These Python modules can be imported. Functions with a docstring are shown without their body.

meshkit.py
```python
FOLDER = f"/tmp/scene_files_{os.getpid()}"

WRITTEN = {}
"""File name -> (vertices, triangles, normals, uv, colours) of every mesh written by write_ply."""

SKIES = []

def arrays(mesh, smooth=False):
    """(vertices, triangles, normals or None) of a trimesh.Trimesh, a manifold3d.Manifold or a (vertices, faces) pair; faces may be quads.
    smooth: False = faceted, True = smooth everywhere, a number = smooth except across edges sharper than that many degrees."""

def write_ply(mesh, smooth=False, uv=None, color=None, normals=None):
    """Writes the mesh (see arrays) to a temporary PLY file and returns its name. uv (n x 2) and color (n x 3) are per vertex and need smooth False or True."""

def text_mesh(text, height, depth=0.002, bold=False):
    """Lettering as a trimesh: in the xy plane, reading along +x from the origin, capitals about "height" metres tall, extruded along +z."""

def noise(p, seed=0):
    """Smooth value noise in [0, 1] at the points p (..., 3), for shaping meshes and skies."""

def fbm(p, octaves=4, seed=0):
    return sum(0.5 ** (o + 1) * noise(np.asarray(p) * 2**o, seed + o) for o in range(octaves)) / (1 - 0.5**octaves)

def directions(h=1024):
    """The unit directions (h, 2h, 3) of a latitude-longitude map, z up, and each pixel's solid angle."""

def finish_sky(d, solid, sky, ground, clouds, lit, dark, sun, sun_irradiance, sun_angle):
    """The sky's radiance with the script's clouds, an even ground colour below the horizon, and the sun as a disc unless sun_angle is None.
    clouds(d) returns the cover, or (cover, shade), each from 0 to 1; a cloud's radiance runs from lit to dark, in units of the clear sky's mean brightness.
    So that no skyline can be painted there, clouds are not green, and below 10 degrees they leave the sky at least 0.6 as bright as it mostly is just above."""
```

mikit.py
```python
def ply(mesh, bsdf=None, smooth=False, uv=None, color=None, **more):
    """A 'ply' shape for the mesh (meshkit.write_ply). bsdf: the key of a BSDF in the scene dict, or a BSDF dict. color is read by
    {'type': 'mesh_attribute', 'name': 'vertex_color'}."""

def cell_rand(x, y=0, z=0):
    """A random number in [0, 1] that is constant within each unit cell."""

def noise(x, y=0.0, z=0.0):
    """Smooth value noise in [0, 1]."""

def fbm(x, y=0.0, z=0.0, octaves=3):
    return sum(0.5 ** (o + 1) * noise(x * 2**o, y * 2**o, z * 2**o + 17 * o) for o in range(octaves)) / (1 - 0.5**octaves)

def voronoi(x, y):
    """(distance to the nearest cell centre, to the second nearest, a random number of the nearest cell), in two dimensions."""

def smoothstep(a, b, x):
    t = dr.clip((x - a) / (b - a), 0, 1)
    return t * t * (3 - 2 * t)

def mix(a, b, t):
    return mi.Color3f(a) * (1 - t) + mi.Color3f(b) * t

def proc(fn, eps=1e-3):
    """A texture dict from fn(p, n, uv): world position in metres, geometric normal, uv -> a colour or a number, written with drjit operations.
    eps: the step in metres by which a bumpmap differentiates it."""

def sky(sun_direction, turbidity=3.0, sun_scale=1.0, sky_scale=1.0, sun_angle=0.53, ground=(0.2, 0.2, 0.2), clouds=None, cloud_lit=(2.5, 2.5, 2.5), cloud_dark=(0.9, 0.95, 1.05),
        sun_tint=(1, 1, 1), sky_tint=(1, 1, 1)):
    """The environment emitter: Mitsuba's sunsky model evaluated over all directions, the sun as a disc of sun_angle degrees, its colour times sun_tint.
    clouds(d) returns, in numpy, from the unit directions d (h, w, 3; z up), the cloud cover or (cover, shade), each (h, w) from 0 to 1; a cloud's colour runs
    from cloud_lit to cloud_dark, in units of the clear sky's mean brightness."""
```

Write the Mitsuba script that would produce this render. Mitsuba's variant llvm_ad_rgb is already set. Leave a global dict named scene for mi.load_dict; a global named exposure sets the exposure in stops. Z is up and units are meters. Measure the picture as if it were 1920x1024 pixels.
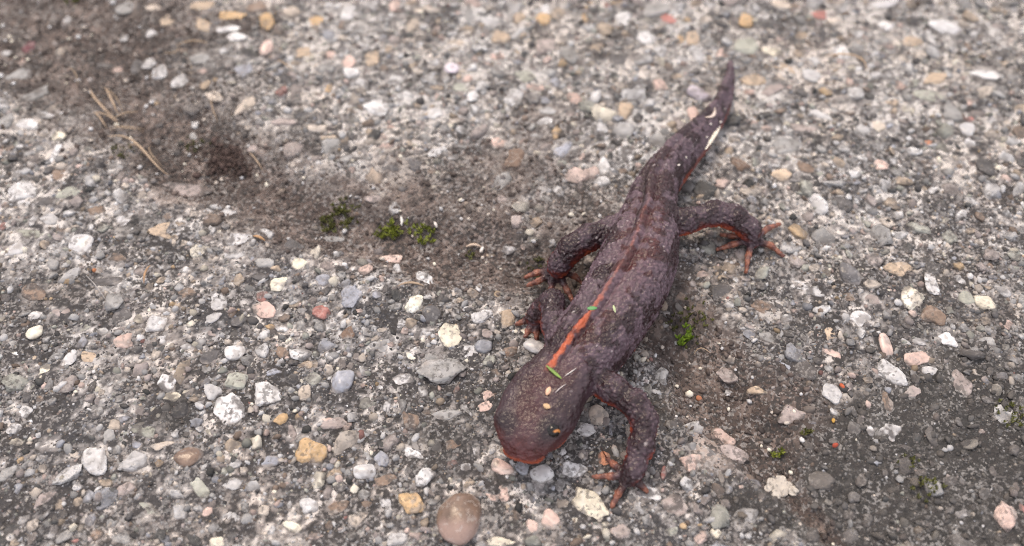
import math, numpy as np, trimesh, mitsuba as mi, mikit, meshkit
from scipy.spatial import cKDTree
from scipy.interpolate import CubicSpline, PchipInterpolator
import drjit as dr
T = mi.ScalarTransform4f
MM = 0.001
rng = np.random.default_rng(7)

# ------------------------------------------------------------------ camera, light, exposure
HFOV, PITCH, DIST = 52.0, 52.0, 0.138
CAM = np.array([0, -DIST * math.cos(math.radians(PITCH)), DIST * math.sin(math.radians(PITCH))])
FWD = -CAM / DIST
UPV = np.array([0, math.sin(math.radians(PITCH)), math.cos(math.radians(PITCH))])
FPX = 960 / math.tan(math.radians(HFOV / 2))
scene, labels = {}, {}
scene['camera'] = {'type': 'thinlens', 'fov': HFOV, 'fov_axis': 'x', 'aperture_radius': 0.0011, 'focus_distance': 0.1285,
                   'near_clip': 0.005, 'far_clip': 500.0,
                   'to_world': T().look_at(origin=CAM.tolist(), target=[0, 0, 0], up=[0, 0, 1])}
scene['sky'] = mikit.sky((-0.35, 0.75, 1.3), turbidity=3, sun_scale=0.30, sun_angle=20, clouds=lambda d: 1.0, sun_tint=(1.0, 0.97, 0.95),
                         cloud_lit=(2.46, 2.42, 2.56))
exposure = 2.36

# ------------------------------------------------------------------ helpers
def lin(r, g, b):
    c = np.array([r, g, b], float) / 255
    return np.where(c < 0.04045, c / 12.92, ((c + 0.055) / 1.055) ** 2.4)

def sstep(a, b, x):
    t = np.clip((x - a) / (b - a), 0, 1)
    return t * t * (3 - 2 * t)

def nz(p, s, seed=0, octaves=3):
    """fbm of points in metres, s = feature size in mm"""
    return meshkit.fbm(np.asarray(p) / (s * MM) + 137.3, octaves, seed)

def at(px, py, z=0.0):
    """pixel of the 1920 x 1024 photograph -> point on the plane z (metres)"""
    d = FWD * FPX + np.array([1.0, 0, 0]) * (px - 960) + UPV * (512 - py)
    return CAM + d * ((z - CAM[2]) / d[2])

def mix(a, b, t):
    return a * (1 - t[:, None]) + b * t[:, None]

# ------------------------------------------------------------------ the relief of the paving
GROOVE = [(-120, -90, 150, 1.6), (60, 0, 150, 1.7), (200, 110, 140, 1.6), (290, 230, 115, 1.6), (420, 320, 90, 1.6), (560, 395, 75, 1.5), (720, 445, 62, 1.4), (900, 475, 75, 1.3),
          (1050, 510, 70, 1.6), (1150, 570, 65, 1.8), (1260, 650, 60, 1.7), (1345, 745, 75, 1.8), (1425, 835, 60, 1.3), (1480, 920, 22, .8), (1580, 1040, 15, 0.5)]
gp = np.array([[*at(x, y)[:2], w * np.linalg.norm(at(x, y) - CAM) / FPX * 1.15, d * MM] for x, y, w, d in GROOVE])
_t = np.linspace(0, len(gp) - 1, 400)
gs = np.stack([np.interp(_t, range(len(gp)), gp[:, k]) for k in range(4)], 1)
gtree = cKDTree(gs[:, :2])
# broad patches: px, py, rx, ry, soil, dark (beside the newt: dark soil with its contact shade painted in)
PATCH = [(620, 390, 210, 85, .8, .25), (850, 405, 190, 90, .85, .25), (940, 320, 160, 80, .7, .15), (1010, 230, 100, 65, .45, .1), (1060, 400, 110, 70, .7, .2), (330, 190, 190, 120, .6, .35), (140, 80, 290, 130, .95, .9), (300, 240, 150, 70, .8, .5), (420, 300, 150, 70, .8, .5),
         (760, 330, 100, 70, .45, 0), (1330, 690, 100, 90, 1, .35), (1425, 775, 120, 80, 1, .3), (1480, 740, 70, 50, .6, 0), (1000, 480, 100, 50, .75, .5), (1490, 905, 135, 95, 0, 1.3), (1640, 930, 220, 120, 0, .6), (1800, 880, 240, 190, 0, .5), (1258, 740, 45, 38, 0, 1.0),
         (1590, 960, 130, 70, 0, .65), (1680, 860, 150, 90, 0, .55), (1830, 800, 120, 110, 0, .65), (1850, 960, 140, 80, 0, .5), (1820, 640, 130, 90, 0, .45), (1880, 130, 90, 60, 0, .4),
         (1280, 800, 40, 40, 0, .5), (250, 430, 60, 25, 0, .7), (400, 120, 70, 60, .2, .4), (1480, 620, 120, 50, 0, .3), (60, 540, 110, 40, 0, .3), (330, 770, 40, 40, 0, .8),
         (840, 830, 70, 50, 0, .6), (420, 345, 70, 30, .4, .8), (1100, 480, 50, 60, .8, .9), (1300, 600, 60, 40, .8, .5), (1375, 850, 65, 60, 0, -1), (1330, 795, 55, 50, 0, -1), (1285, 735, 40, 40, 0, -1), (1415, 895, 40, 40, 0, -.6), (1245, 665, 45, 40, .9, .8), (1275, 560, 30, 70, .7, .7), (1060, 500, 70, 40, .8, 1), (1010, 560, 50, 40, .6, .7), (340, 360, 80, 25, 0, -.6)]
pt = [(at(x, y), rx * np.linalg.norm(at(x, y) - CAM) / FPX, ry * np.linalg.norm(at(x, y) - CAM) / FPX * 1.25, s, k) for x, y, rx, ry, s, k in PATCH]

def masks(xy):
    d, i = gtree.query(xy)
    w = gs[i, 2]
    p3 = np.column_stack([xy, np.zeros(len(xy))])
    wob = (nz(p3, 9, 3) - .5) * 1.1 + (nz(p3, 2.5, 4) - .5) * .7
    soil = sstep(1.25, .45, d / w + wob)
    trench = gs[i, 3] * sstep(1.15, .2, d / w + wob * .5)
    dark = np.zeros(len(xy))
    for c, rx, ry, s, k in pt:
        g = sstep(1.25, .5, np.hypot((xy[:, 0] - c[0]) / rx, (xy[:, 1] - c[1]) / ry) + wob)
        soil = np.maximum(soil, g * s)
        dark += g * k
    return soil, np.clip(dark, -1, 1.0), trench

def height(xy, fine=True):
    soil, dark, trench = masks(xy)
    p3 = np.column_stack([xy, np.zeros(len(xy))])
    h = -1.35 * trench + (nz(p3, 14, 11, 2) - .5) * 1.2 * MM
    if fine:
        rough = 1 - .35 * soil
        h += rough * ((nz(p3, 1.9, 12, 3) - .5) * .75 * MM + (nz(p3, .62, 13, 2) - .5) * .36 * MM)
    return h

def ground_at(px, py):
    z = 0.0
    for _ in range(4):
        p = at(px, py, z)
        z = float(height(p[None, :2], False)[0])
    return np.array([p[0], p[1], z])

def pxsize(p):
    return np.dot(p - CAM, FWD) / FPX

# ------------------------------------------------------------------ materials
VC = {'type': 'mesh_attribute', 'name': 'vertex_color'}
def speck(scale, lo, hi, amount):
    def f(p, n, uv):
        a = mikit.fbm(p.x / scale + 50, p.y / scale + 50, p.z / scale + 50, 3)
        w = mikit.noise(p.x / (scale * 11) + 31, p.y / (scale * 11) + 31, p.z / (scale * 11) + 31)      # thick here, sparse there
        return amount * mikit.smoothstep(lo, hi, a + .16 * (w - .5)) * (.45 + .55 * mikit.smoothstep(.25, .6, w))
    return mikit.proc(f)
def bump_fn(s1, s2, k):
    def f(p, n, uv):
        return mikit.fbm(p.x / s1 + 90, p.y / s1 + 90, p.z / s1 + 90, 3) + k * mikit.noise(p.x / s2 + 70, p.y / s2 + 70, p.z / s2 + 70)
    return mikit.proc(f, eps=4e-5)
def mineral(rough, spec, dark, bump, sc, lo, hi, amount, light=(.5, [.5, .48, .46], .60)):
    return {'type': 'twosided', 'bsdf': {'type': 'bumpmap', 'scale': bump, 'arb': bump_fn(.45 * MM, .16 * MM, .4), 'bsdf': {'type': 'blendbsdf', 'weight': speck(sc, lo, hi, amount),
            'a': {'type': 'blendbsdf', 'weight': speck(sc * .8, light[2], light[2] + .08, amount * light[0]), 'a': {'type': 'principled', 'base_color': VC, 'roughness': rough, 'specular': spec},
                  'b': {'type': 'principled', 'base_color': {'type': 'rgb', 'value': light[1]}, 'roughness': rough, 'specular': spec}},
            'b': {'type': 'principled', 'base_color': {'type': 'rgb', 'value': dark}, 'roughness': .85, 'specular': .3}}}}
scene['mat_concrete'] = mineral(.82, .3, [.045, .041, .04], .00026, .36 * MM, .50, .60, .9, (.6, [.36, .345, .335], .54))
scene['mat_stone'] = mineral(.66, .38, [.085, .078, .074], .00020, .34 * MM, .56, .68, .62, (.4, [.46, .44, .42], .58))
scene['mat_smooth_stone'] = mineral(.30, .5, [.06, .05, .045], .00003, .5 * MM, .66, .76, .5)
scene['mat_grit'] = {'type': 'twosided', 'bsdf': {'type': 'principled', 'base_color': VC, 'roughness': .7, 'specular': .35}}
scene['mat_skin'] = {'type': 'twosided', 'bsdf': {'type': 'bumpmap', 'scale': .00025, 'arb': bump_fn(.44 * MM, .17 * MM, .35),
                     'bsdf': {'type': 'principled', 'base_color': VC, 'roughness': .37, 'specular': .48}}}
scene['mat_leaf'] = {'type': 'twosided', 'bsdf': {'type': 'principled', 'base_color': VC, 'roughness': .5, 'specular': .4}}
scene['mat_eye'] = {'type': 'twosided', 'bsdf': {'type': 'principled', 'base_color': VC, 'roughness': .2, 'specular': .45}}

def add(key, mesh, color, mat, smooth=True):
    scene[key] = mikit.ply(mesh, mat, smooth=smooth, color=np.clip(color, 0, .9))
def tag(key, label=None, category=None, group=None, kind=None):
    labels[key] = {k: v for k, v in (('label', label), ('category', category), ('group', group), ('kind', kind)) if v}

# ------------------------------------------------------------------ concrete sheet
def axis(a, b, step, far):
    mid = np.arange(a, b + step / 2, step)
    grow = np.cumsum(step * 1.22 ** np.arange(1, 200))
    grow = grow[grow < far]
    return np.concatenate([a - grow[::-1], mid, b + grow])
gx, gy = axis(-.102, .102, .00024, 60.0), axis(-.052, .082, .00024, 60.0)
X, Y = np.meshgrid(gx, gy, indexing='xy')
xy = np.column_stack([X.ravel(), Y.ravel()])
far = sstep(.11, .2, np.hypot(xy[:, 0], xy[:, 1]))
gz = height(xy) * (1 - far)
gv = np.column_stack([xy, gz])
nx, ny = len(gx), len(gy)
idx = np.arange(nx * ny).reshape(ny, nx)
gf = np.column_stack([idx[:-1, :-1].ravel(), idx[:-1, 1:].ravel(), idx[1:, 1:].ravel(), idx[1:, :-1].ravel()])
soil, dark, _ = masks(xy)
p3 = np.column_stack([xy, np.zeros(len(xy))])
CEM_D, CEM_M, CEM_L, SOIL, SOIL_L = lin(68, 66, 67), lin(134, 129, 127), lin(208, 202, 197), lin(78, 68, 64), lin(122, 109, 103)
def cement_colour(p3, soil, dark, seed=0):
    n1, n2, n3 = nz(p3, 5, 20 + seed, 3), nz(p3, 1.1, 21 + seed, 3), nz(p3, .55, 22 + seed, 2)
    bias = .13 * sstep(-.02, .03, p3[:, 1]) - .05
    v = n1 * .55 + n2 * .6 + bias - .075
    v = v + (n3 - .5) * .55
    col = mix(np.tile(CEM_D, (len(p3), 1)), CEM_M, sstep(.42, .52, v))
    col = mix(col, CEM_L, sstep(.55, .64, v) * .9)
    col = col * (1 + (nz(p3, 7, 25, 2)[:, None] - .5) * np.array([.18, .02, -.14]))
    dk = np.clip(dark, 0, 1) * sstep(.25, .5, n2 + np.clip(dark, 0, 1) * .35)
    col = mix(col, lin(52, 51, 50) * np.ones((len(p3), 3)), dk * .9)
    col = mix(col, lin(192, 176, 166) * np.ones((len(p3), 3)), np.clip(-dark, 0, 1) * .8)
    sc = mix(np.tile(SOIL, (len(p3), 1)), SOIL_L, sstep(.45, .7, nz(p3, 1.6, 27, 3)))
    col = mix(col, sc, np.clip(soil, 0, 1) * sstep(.15, .4, n2 + soil * .35))
    return col
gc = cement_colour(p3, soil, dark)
gc = mix(gc, np.tile(CEM_M, (len(xy), 1)), far)
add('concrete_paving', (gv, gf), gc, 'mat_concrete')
tag('concrete_paving', 'weathered grey exposed aggregate concrete with soil in a shallow groove', 'paving', kind='structure')

# ------------------------------------------------------------------ stones seen in the photograph
PAL = dict(W=(204, 202, 203), w=(182, 180, 181), G=(150, 148, 147), g=(146, 149, 162), D=(92, 88, 89), K=(64, 62, 64), B=(198, 180, 162), T=(184, 157, 128), O=(200, 158, 104), P=(208, 172, 158),
           R=(176, 104, 94), N=(138, 111, 92), M=(160, 143, 138), E=(156, 157, 143), C=(222, 210, 184), H=(128, 58, 70), V=(200, 186, 200), U=(120, 92, 74), S=(214, 128, 84))
PAL = {k: tuple(np.array(c) * .68 + .32 * np.mean(c)) for k, c in PAL.items()}
# crop origin, crop magnification, then x y w h colour(s) [angle] [+ = angular, o = smooth round, m = mottled]
CROPS = [(0, 0, 3.0, """165 268 75 80 H;105 355 100 60 P;30 300 90 50 w;1500 275 95 90 P o;1015 455 115 85 w -30;1300 85 150 60 O 10;1505 140 85 100 O;1130 35 145 65 T;1370 400 110 80 g +;1160 475 80 60 T;
1210 445 40 40 O;1385 590 150 95 B -45;1210 545 110 70 B;910 410 90 90 w;840 355 90 70 w;770 380 100 90 D;715 45 130 70 G;870 50 110 60 B;950 125 90 60 T;1145 140 120 80 T 30;860 185 90 60 w;1280 155 150 50 W;
1340 215 150 60 W;700 215 50 40 w;1780 120 80 80 O;1700 300 110 60 T;1860 310 60 60 P;1500 525 40 40 P;150 695 120 60 W;250 650 120 50 w;200 540 180 70 G -20;90 430 150 80 G -20;290 615 70 50 B;40 690 90 80 G;
335 770 90 60 C;320 850 60 110 W;1100 690 70 70 w;1090 770 80 60 G;350 985 120 70 N;890 575 60 40 O;100 980 80 50 w;640 940 100 50 G;160 860 90 40 w;1260 290 80 50 w;660 395 60 40 P;15 950 40 60 T;380 110 40 50 w;
1890 620 40 70 w;1120 330 130 70 G;1440 830 90 60 M;1140 400 70 40 P;1850 500 50 50 O;1590 690 170 60 M;1460 40 130 80 N;1640 70 110 70 B;470 150 60 30 w 40;340 290 90 50 B;590 370 110 40 D"""),
(640, 0, 3.0, """30 75 110 100 W;180 20 90 60 w;295 35 70 80 P;410 12 110 40 T;440 60 70 45 B;250 105 140 80 w m;105 165 80 60 G;490 105 60 60 g;410 140 80 90 B;720 90 70 110 G;705 165 90 50 T;835 125 100 70 w;985 45 70 80 w;
1000 100 80 70 T;1135 110 95 80 O;1165 40 100 80 W;1370 100 50 70 O;1400 8 70 30 O;1580 100 90 105 W;1555 18 90 40 O;1760 60 160 80 G -20;1830 100 110 60 R;1725 215 115 85 W;1800 290 80 90 w;1905 330 70 50 w;1905 225 50 70 O;
900 215 110 85 T +;1280 310 115 95 G +;1440 265 90 50 T -20;1560 330 130 80 D;1150 260 120 90 M +;670 305 70 50 w;240 220 60 60 g;130 270 60 60 w;185 330 90 110 T;265 280 50 60 T;45 355 110 85 P;520 350 90 50 w;620 385 85 75 V o;
590 450 50 50 W;105 463 60 40 W;310 440 110 110 w m -40;170 495 55 55 G;665 485 90 70 E;715 440 80 50 P;1040 430 130 90 E m;1090 490 100 40 P;1210 470 60 80 g;355 545 120 65 w -25;205 610 155 110 W;530 640 110 70 w -20;540 495 70 35 T;
735 545 70 70 W;965 550 100 110 w + 30;935 610 40 40 W o;1080 550 100 80 D;1150 560 60 60 g;1155 680 110 60 W;1175 620 160 60 w m;1310 555 90 70 P;1510 545 75 55 W;1600 620 105 110 T 35;1790 475 110 85 P 20;1890 435 80 40 T;1290 640 80 60 M;
1210 745 60 85 O 20;1090 765 75 40 w;1250 845 110 80 g -25 +;1355 880 55 60 P;1480 935 80 95 W;870 800 130 75 P 20 m;985 890 110 150 U 30 +;410 920 100 90 D;270 945 90 50 D;530 855 105 60 W -25;680 820 60 60 G;630 880 70 40 w;30 890 70 60 G;
100 925 50 50 G;290 740 80 80 P m;500 960 60 50 N;250 830 80 60 P;20 790 50 60 T;1600 870 150 100 W m;1470 730 80 70 w;1720 740 70 60 w;1290 220 80 70 D;660 240 150 60 B m;1330 350 110 40 M;880 300 90 90 P m;1400 360 90 50 B m"""),
(1280, 0, 3.0, """355 115 85 90 O;40 75 60 50 w;80 15 80 40 T;165 30 80 50 w;550 25 125 60 B;765 90 110 70 R;355 260 140 100 E +;50 220 110 90 T;85 310 80 100 w;140 240 80 80 G;500 295 130 70 C 20;220 300 100 70 P m;650 300 70 50 T;400 450 130 80 T;
560 380 130 60 T 10;540 430 70 50 B;380 520 70 50 P;510 510 170 60 M -15;740 340 70 60 W;890 290 100 80 W;720 425 100 80 w 20;100 545 150 110 V o;130 440 70 50 w;245 495 50 45 w;60 640 65 110 P;780 650 145 60 W 18;1010 735 80 60 w o;
1090 710 140 70 B 10;1115 780 80 35 C;1590 730 110 75 w o;1610 672 60 35 R 15;1385 800 50 40 S;910 845 100 60 w o;320 930 110 100 U +;690 945 110 80 N 10;590 820 180 90 G +;560 980 120 80 T +;1120 930 100 70 P;1490 160 200 70 W 5 o;
1140 150 100 70 W;1770 210 110 50 W;1700 140 90 60 G;1290 235 110 60 T;1390 215 70 80 w;1720 420 200 50 W 5;1220 480 80 60 P -20;1380 540 180 80 E 15 +;1280 615 85 70 C;1180 580 80 50 T;1515 640 110 100 G +;1420 445 150 60 T;
1100 430 80 50 w;1160 425 60 50 W;1135 20 180 50 w -10;940 460 50 60 P;1460 830 70 50 E;1610 810 80 60 w;520 920 90 50 w;360 840 110 40 w;660 200 80 50 T;1740 680 60 40 w;1610 570 80 40 P;840 620 90 60 G;700 730 150 60 M;330 720 90 70 M m;
1850 430 90 50 G;1250 760 110 60 w m"""),
(0, 340, 3.0, """130 65 190 110 W +;155 125 110 60 w;385 65 140 75 E +;540 165 100 65 N +;170 300 240 90 E m;345 260 60 90 N;185 220 70 80 w;280 210 110 70 w;710 220 130 90 w m;660 290 80 50 W m;460 355 145 105 w o;90 385 100 80 w;
10 440 40 60 W;300 470 100 90 G;945 190 90 70 N;960 275 270 100 T m;1000 345 150 90 B m;1335 325 170 100 W m;1320 410 120 65 w m;1165 325 80 60 M +;1650 365 130 70 D +;1490 455 130 70 G;1550 490 60 40 T;1685 465 100 70 C;1845 470 100 80 M;
1825 555 110 85 g;1570 580 110 80 C -30 +;1225 680 110 100 w;1195 770 110 70 w -25;1370 655 140 80 P m -10;1475 650 70 60 R;1495 730 170 100 P 10 +;1810 745 100 85 R +;680 760 130 110 D + ;790 770 90 70 C;890 805 150 110 w -40;
585 845 90 50 W;180 860 120 75 C o -10;50 850 105 50 W;15 770 50 60 C;345 735 130 75 M +;210 745 110 70 w m;460 820 110 70 E m -30;930 890 120 60 w m 20;695 905 110 90 P;465 905 60 70 g;390 990 80 90 w;80 990 110 70 C;490 990 110 70 T;
190 615 160 110 N m 25;640 425 150 70 N m;1330 965 120 95 W o;1185 985 120 100 D;1480 960 90 90 w;1590 965 90 80 N;980 985 80 80 w m;1050 630 110 90 N m;1190 640 70 70 N m;440 660 180 75 M 20 m;30 660 60 60 D;1210 850 110 60 M;
1520 820 60 40 O;1590 830 80 40 W;1690 810 60 70 G;1050 930 80 50 w;1000 55 330 100 M m;15 255 50 60 R;260 110 110 60 D;740 640 70 80 w m;1100 860 80 50 G;900 690 90 70 w m;620 560 170 60 D m;1280 180 120 60 w;930 480 90 60 w m;1040 500 80 60 W m"""),
(0, 680, 2.977, """270 55 120 110 C m;140 270 105 75 W;265 320 170 140 P m;80 365 90 70 w;90 445 90 50 C;225 460 110 50 w -15;540 280 75 70 G +;640 350 70 60 B;605 410 80 80 G;820 370 170 110 E m;930 110 135 125 W m;980 185 160 60 C -15 m;
1185 165 100 95 w;1325 105 150 110 E + -20;1485 185 165 140 W +;1285 260 165 185 W m;865 270 70 60 C;1185 380 75 60 C;1580 310 90 90 O;1670 315 60 60 O m;1740 495 165 170 O +;1615 400 90 120 M m;525 545 180 150 W;750 555 160 125 w -20;
765 460 70 60 g;900 460 150 60 B -15;885 565 55 60 O;1060 525 165 115 U o;705 705 110 90 M;1110 700 190 70 E 42 +;1290 680 140 80 w;920 735 50 50 W;820 820 190 95 E 25 m;1000 835 100 80 w +;1160 830 80 70 P;1280 870 140 120 w m;1725 795 105 90 w +;
1870 810 90 90 M +;1640 910 130 60 C 30;135 865 100 60 w -35;285 940 110 80 w m;355 975 110 65 G -35;500 880 60 90 g;245 760 130 70 M -55;260 845 45 45 W o;550 705 40 40 W;660 635 45 40 W;860 630 80 50 C;680 980 130 90 G m;540 960 70 80 N;
1210 1000 90 70 C;1860 1000 120 95 W m;1500 550 150 90 g m;1710 20 90 60 T;1530 50 100 60 g;1890 110 80 125 w;1700 170 100 90 B 30;1880 210 70 70 W;1840 325 130 60 P m 10;1870 620 95 60 T -30;1610 605 40 35 W;410 290 80 60 G;230 190 80 80 N m;
640 100 150 70 G m -20;330 530 60 90 T m;40 620 110 70 G -50;50 780 120 60 G -30;1010 270 110 90 K;690 310 60 40 g"""),
(540, 340, 3.011, """355 655 115 145 g + 10;435 505 92 66 P o;575 440 180 50 P;615 505 60 80 w;765 430 95 60 w m;715 690 120 105 C +;815 745 115 115 D o;345 855 110 80 U;915 865 120 155 C + -10;1085 770 140 90 w;1240 780 95 115 T + 20;1300 825 50 50 B;
1375 860 140 50 C 10;1395 935 150 90 w o;1260 965 100 80 U;1010 965 120 85 w;700 985 100 90 C m;620 790 100 90 w m;860 995 170 90 G +;500 640 60 50 g;360 335 60 50 w;260 330 150 45 G;600 150 75 80 w;1135 415 60 40 T;1310 30 90 70 R m;1525 55 75 75 w;
820 105 150 50 N m;380 175 80 60 U m;1250 370 120 90 w m;1290 230 80 80 M;1385 320 60 60 E;530 550 40 40 P;1150 690 60 60 W m;760 560 120 130 W m;1100 860 110 80 M m;750 850 90 80 w m;1180 590 120 40 M m;1230 90 110 60 M m;480 100 90 50 M"""),
(540, 640, 2.667, """275 210 120 110 g o -20;125 120 80 60 T;30 190 75 80 K;285 305 115 72 W m;570 190 130 100 W m;765 145 230 140 G +;490 325 45 60 w;620 400 90 130 N m;790 365 150 70 G;885 330 50 40 w;1000 270 80 70 P m;985 330 90 60 P;675 250 50 65 w;
835 235 50 70 R m;460 230 40 35 W;240 410 140 60 M;295 430 50 50 P;470 590 100 90 g;635 560 160 85 W m;380 655 115 85 w o;680 685 110 95 W;490 700 120 90 N m;770 740 60 40 w;895 625 90 60 w m;1070 630 120 100 P o;1265 670 125 100 w o;
1430 630 130 100 W +;1500 690 80 50 w;1550 740 60 60 w m;1510 815 220 110 C + 38;620 815 140 130 O;495 820 110 100 w m 40;350 880 130 130 B m;240 830 120 75 N -30 +;105 820 80 90 w;855 890 215 290 U o;1310 895 120 110 P;1370 815 60 50 B;
1540 940 60 40 B;1080 1005 180 50 C;540 990 120 70 w;1550 365 110 110 B;1490 440 110 80 W;1625 440 60 70 g;1640 530 50 50 M;1420 530 80 60 w m;1590 590 95 110 S m;1000 455 40 30 w;940 550 40 50 w;850 505 110 90 N m;1220 790 60 40 g;1670 960 110 90 M;
600 650 60 50 G;1220 920 80 80 P m;1060 760 170 120 P m;1010 850 110 150 P m"""),
(1200, 500, 1.954, """775 35 90 80 D o;990 110 85 100 C 30;1065 65 65 80 W 20;950 10 100 50 T;1170 50 80 55 w;1200 115 90 50 E;1265 130 70 60 C;1070 180 90 80 N;800 190 90 65 W;690 245 55 50 T;630 255 35 40 B;705 330 90 80 P m;900 285 55 85 P -25 o;
1120 265 85 60 W;1010 335 100 60 P;1020 275 50 35 w;920 395 130 80 W 30;1060 385 60 50 w;1345 210 60 40 P;705 465 80 70 w;765 440 40 40 M;440 450 90 40 T;330 465 55 30 w;440 145 110 60 N m;185 715 90 75 P + 20;90 755 32 65 R o;250 680 80 40 W m 30;
845 600 40 45 W;915 600 110 80 w m;1170 430 130 110 M m;1340 905 110 120 P +;1400 885 25 50 R;275 975 45 45 C;130 880 120 100 M m;340 690 110 70 M 40;40 830 90 80 W m;100 960 120 80 E m;560 540 130 70 M m;540 190 60 40 w;150 110 45 35 N;
920 500 100 90 N m;530 370 60 60 g;325 400 90 60 M;1260 935 70 50 w;1185 905 60 40 w;300 200 130 60 M m;1330 90 60 50 w;1000 460 60 50 M;470 260 80 50 G m;330 330 70 60 B m;300 640 110 110 P m;850 120 80 40 M;640 90 100 40 w m;560 60 120 50 W m;1270 280 70 50 G m""")]

def stone_mesh(a, b, c, plan, roundness, sub, seed):
    """half axes a, b in plan (rotated by plan degrees), c up; faceted by planes softened by the exponent"""
    r = np.random.default_rng(seed)
    s = trimesh.creation.icosphere(subdivisions=sub)
    v = np.array(s.vertices)
    m = int(r.integers(9, 15))
    n = r.normal(size=(m, 3)); n /= np.linalg.norm(n, axis=1, keepdims=True)
    n = np.vstack([n, [[0, 0, 1], [.3, .1, .95]], -n[:3]])
    d = r.uniform(.72, 1.0, len(n))
    d[m] = r.uniform(.42, .7); n[m] = [r.normal() * .16, r.normal() * .16, 1]; n[m] /= np.linalg.norm(n[m])
    if roundness < 5.2: d[m] = 1
    q = np.maximum(v @ n.T, 0) / d
    rad = ((q ** roundness).sum(1) + 1e-3) ** (-1 / roundness)
    v = v * np.clip(rad, .4, 1.5)[:, None]
    v /= np.abs(v).max(0)
    off = r.uniform(0, 50, 3)
    amp = {True: .09, False: .30}[roundness < 5.2]
    v = v * (1 + amp * (meshkit.fbm(v * 1.5 + off, 3, seed % 97)[:, None] - .5) + .5 * amp * (meshkit.fbm(v * 5 + off, 2, seed % 89)[:, None] - .5))
    th = np.arctan2(v[:, 1], v[:, 0])
    wob = sum(r.uniform(.3, 1) * (.17 if roundness > 4.5 else .05) / k * np.cos(k * th + r.uniform(0, 6.28)) for k in (2, 3, 4, 5, 7))
    v[:, :2] *= (1 + wob)[:, None]
    v[:, 2] = np.where(v[:, 2] > 0, v[:, 2] * (.75 if roundness > 4.5 else .85), v[:, 2])
    v = v * np.array([a, b, c]) * [1.06, 1.06, 1]
    t = math.radians(plan)
    R = np.array([[math.cos(t), -math.sin(t), 0], [math.sin(t), math.cos(t), 0], [0, 0, 1]])
    return v @ R.T, np.array(s.faces)

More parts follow.
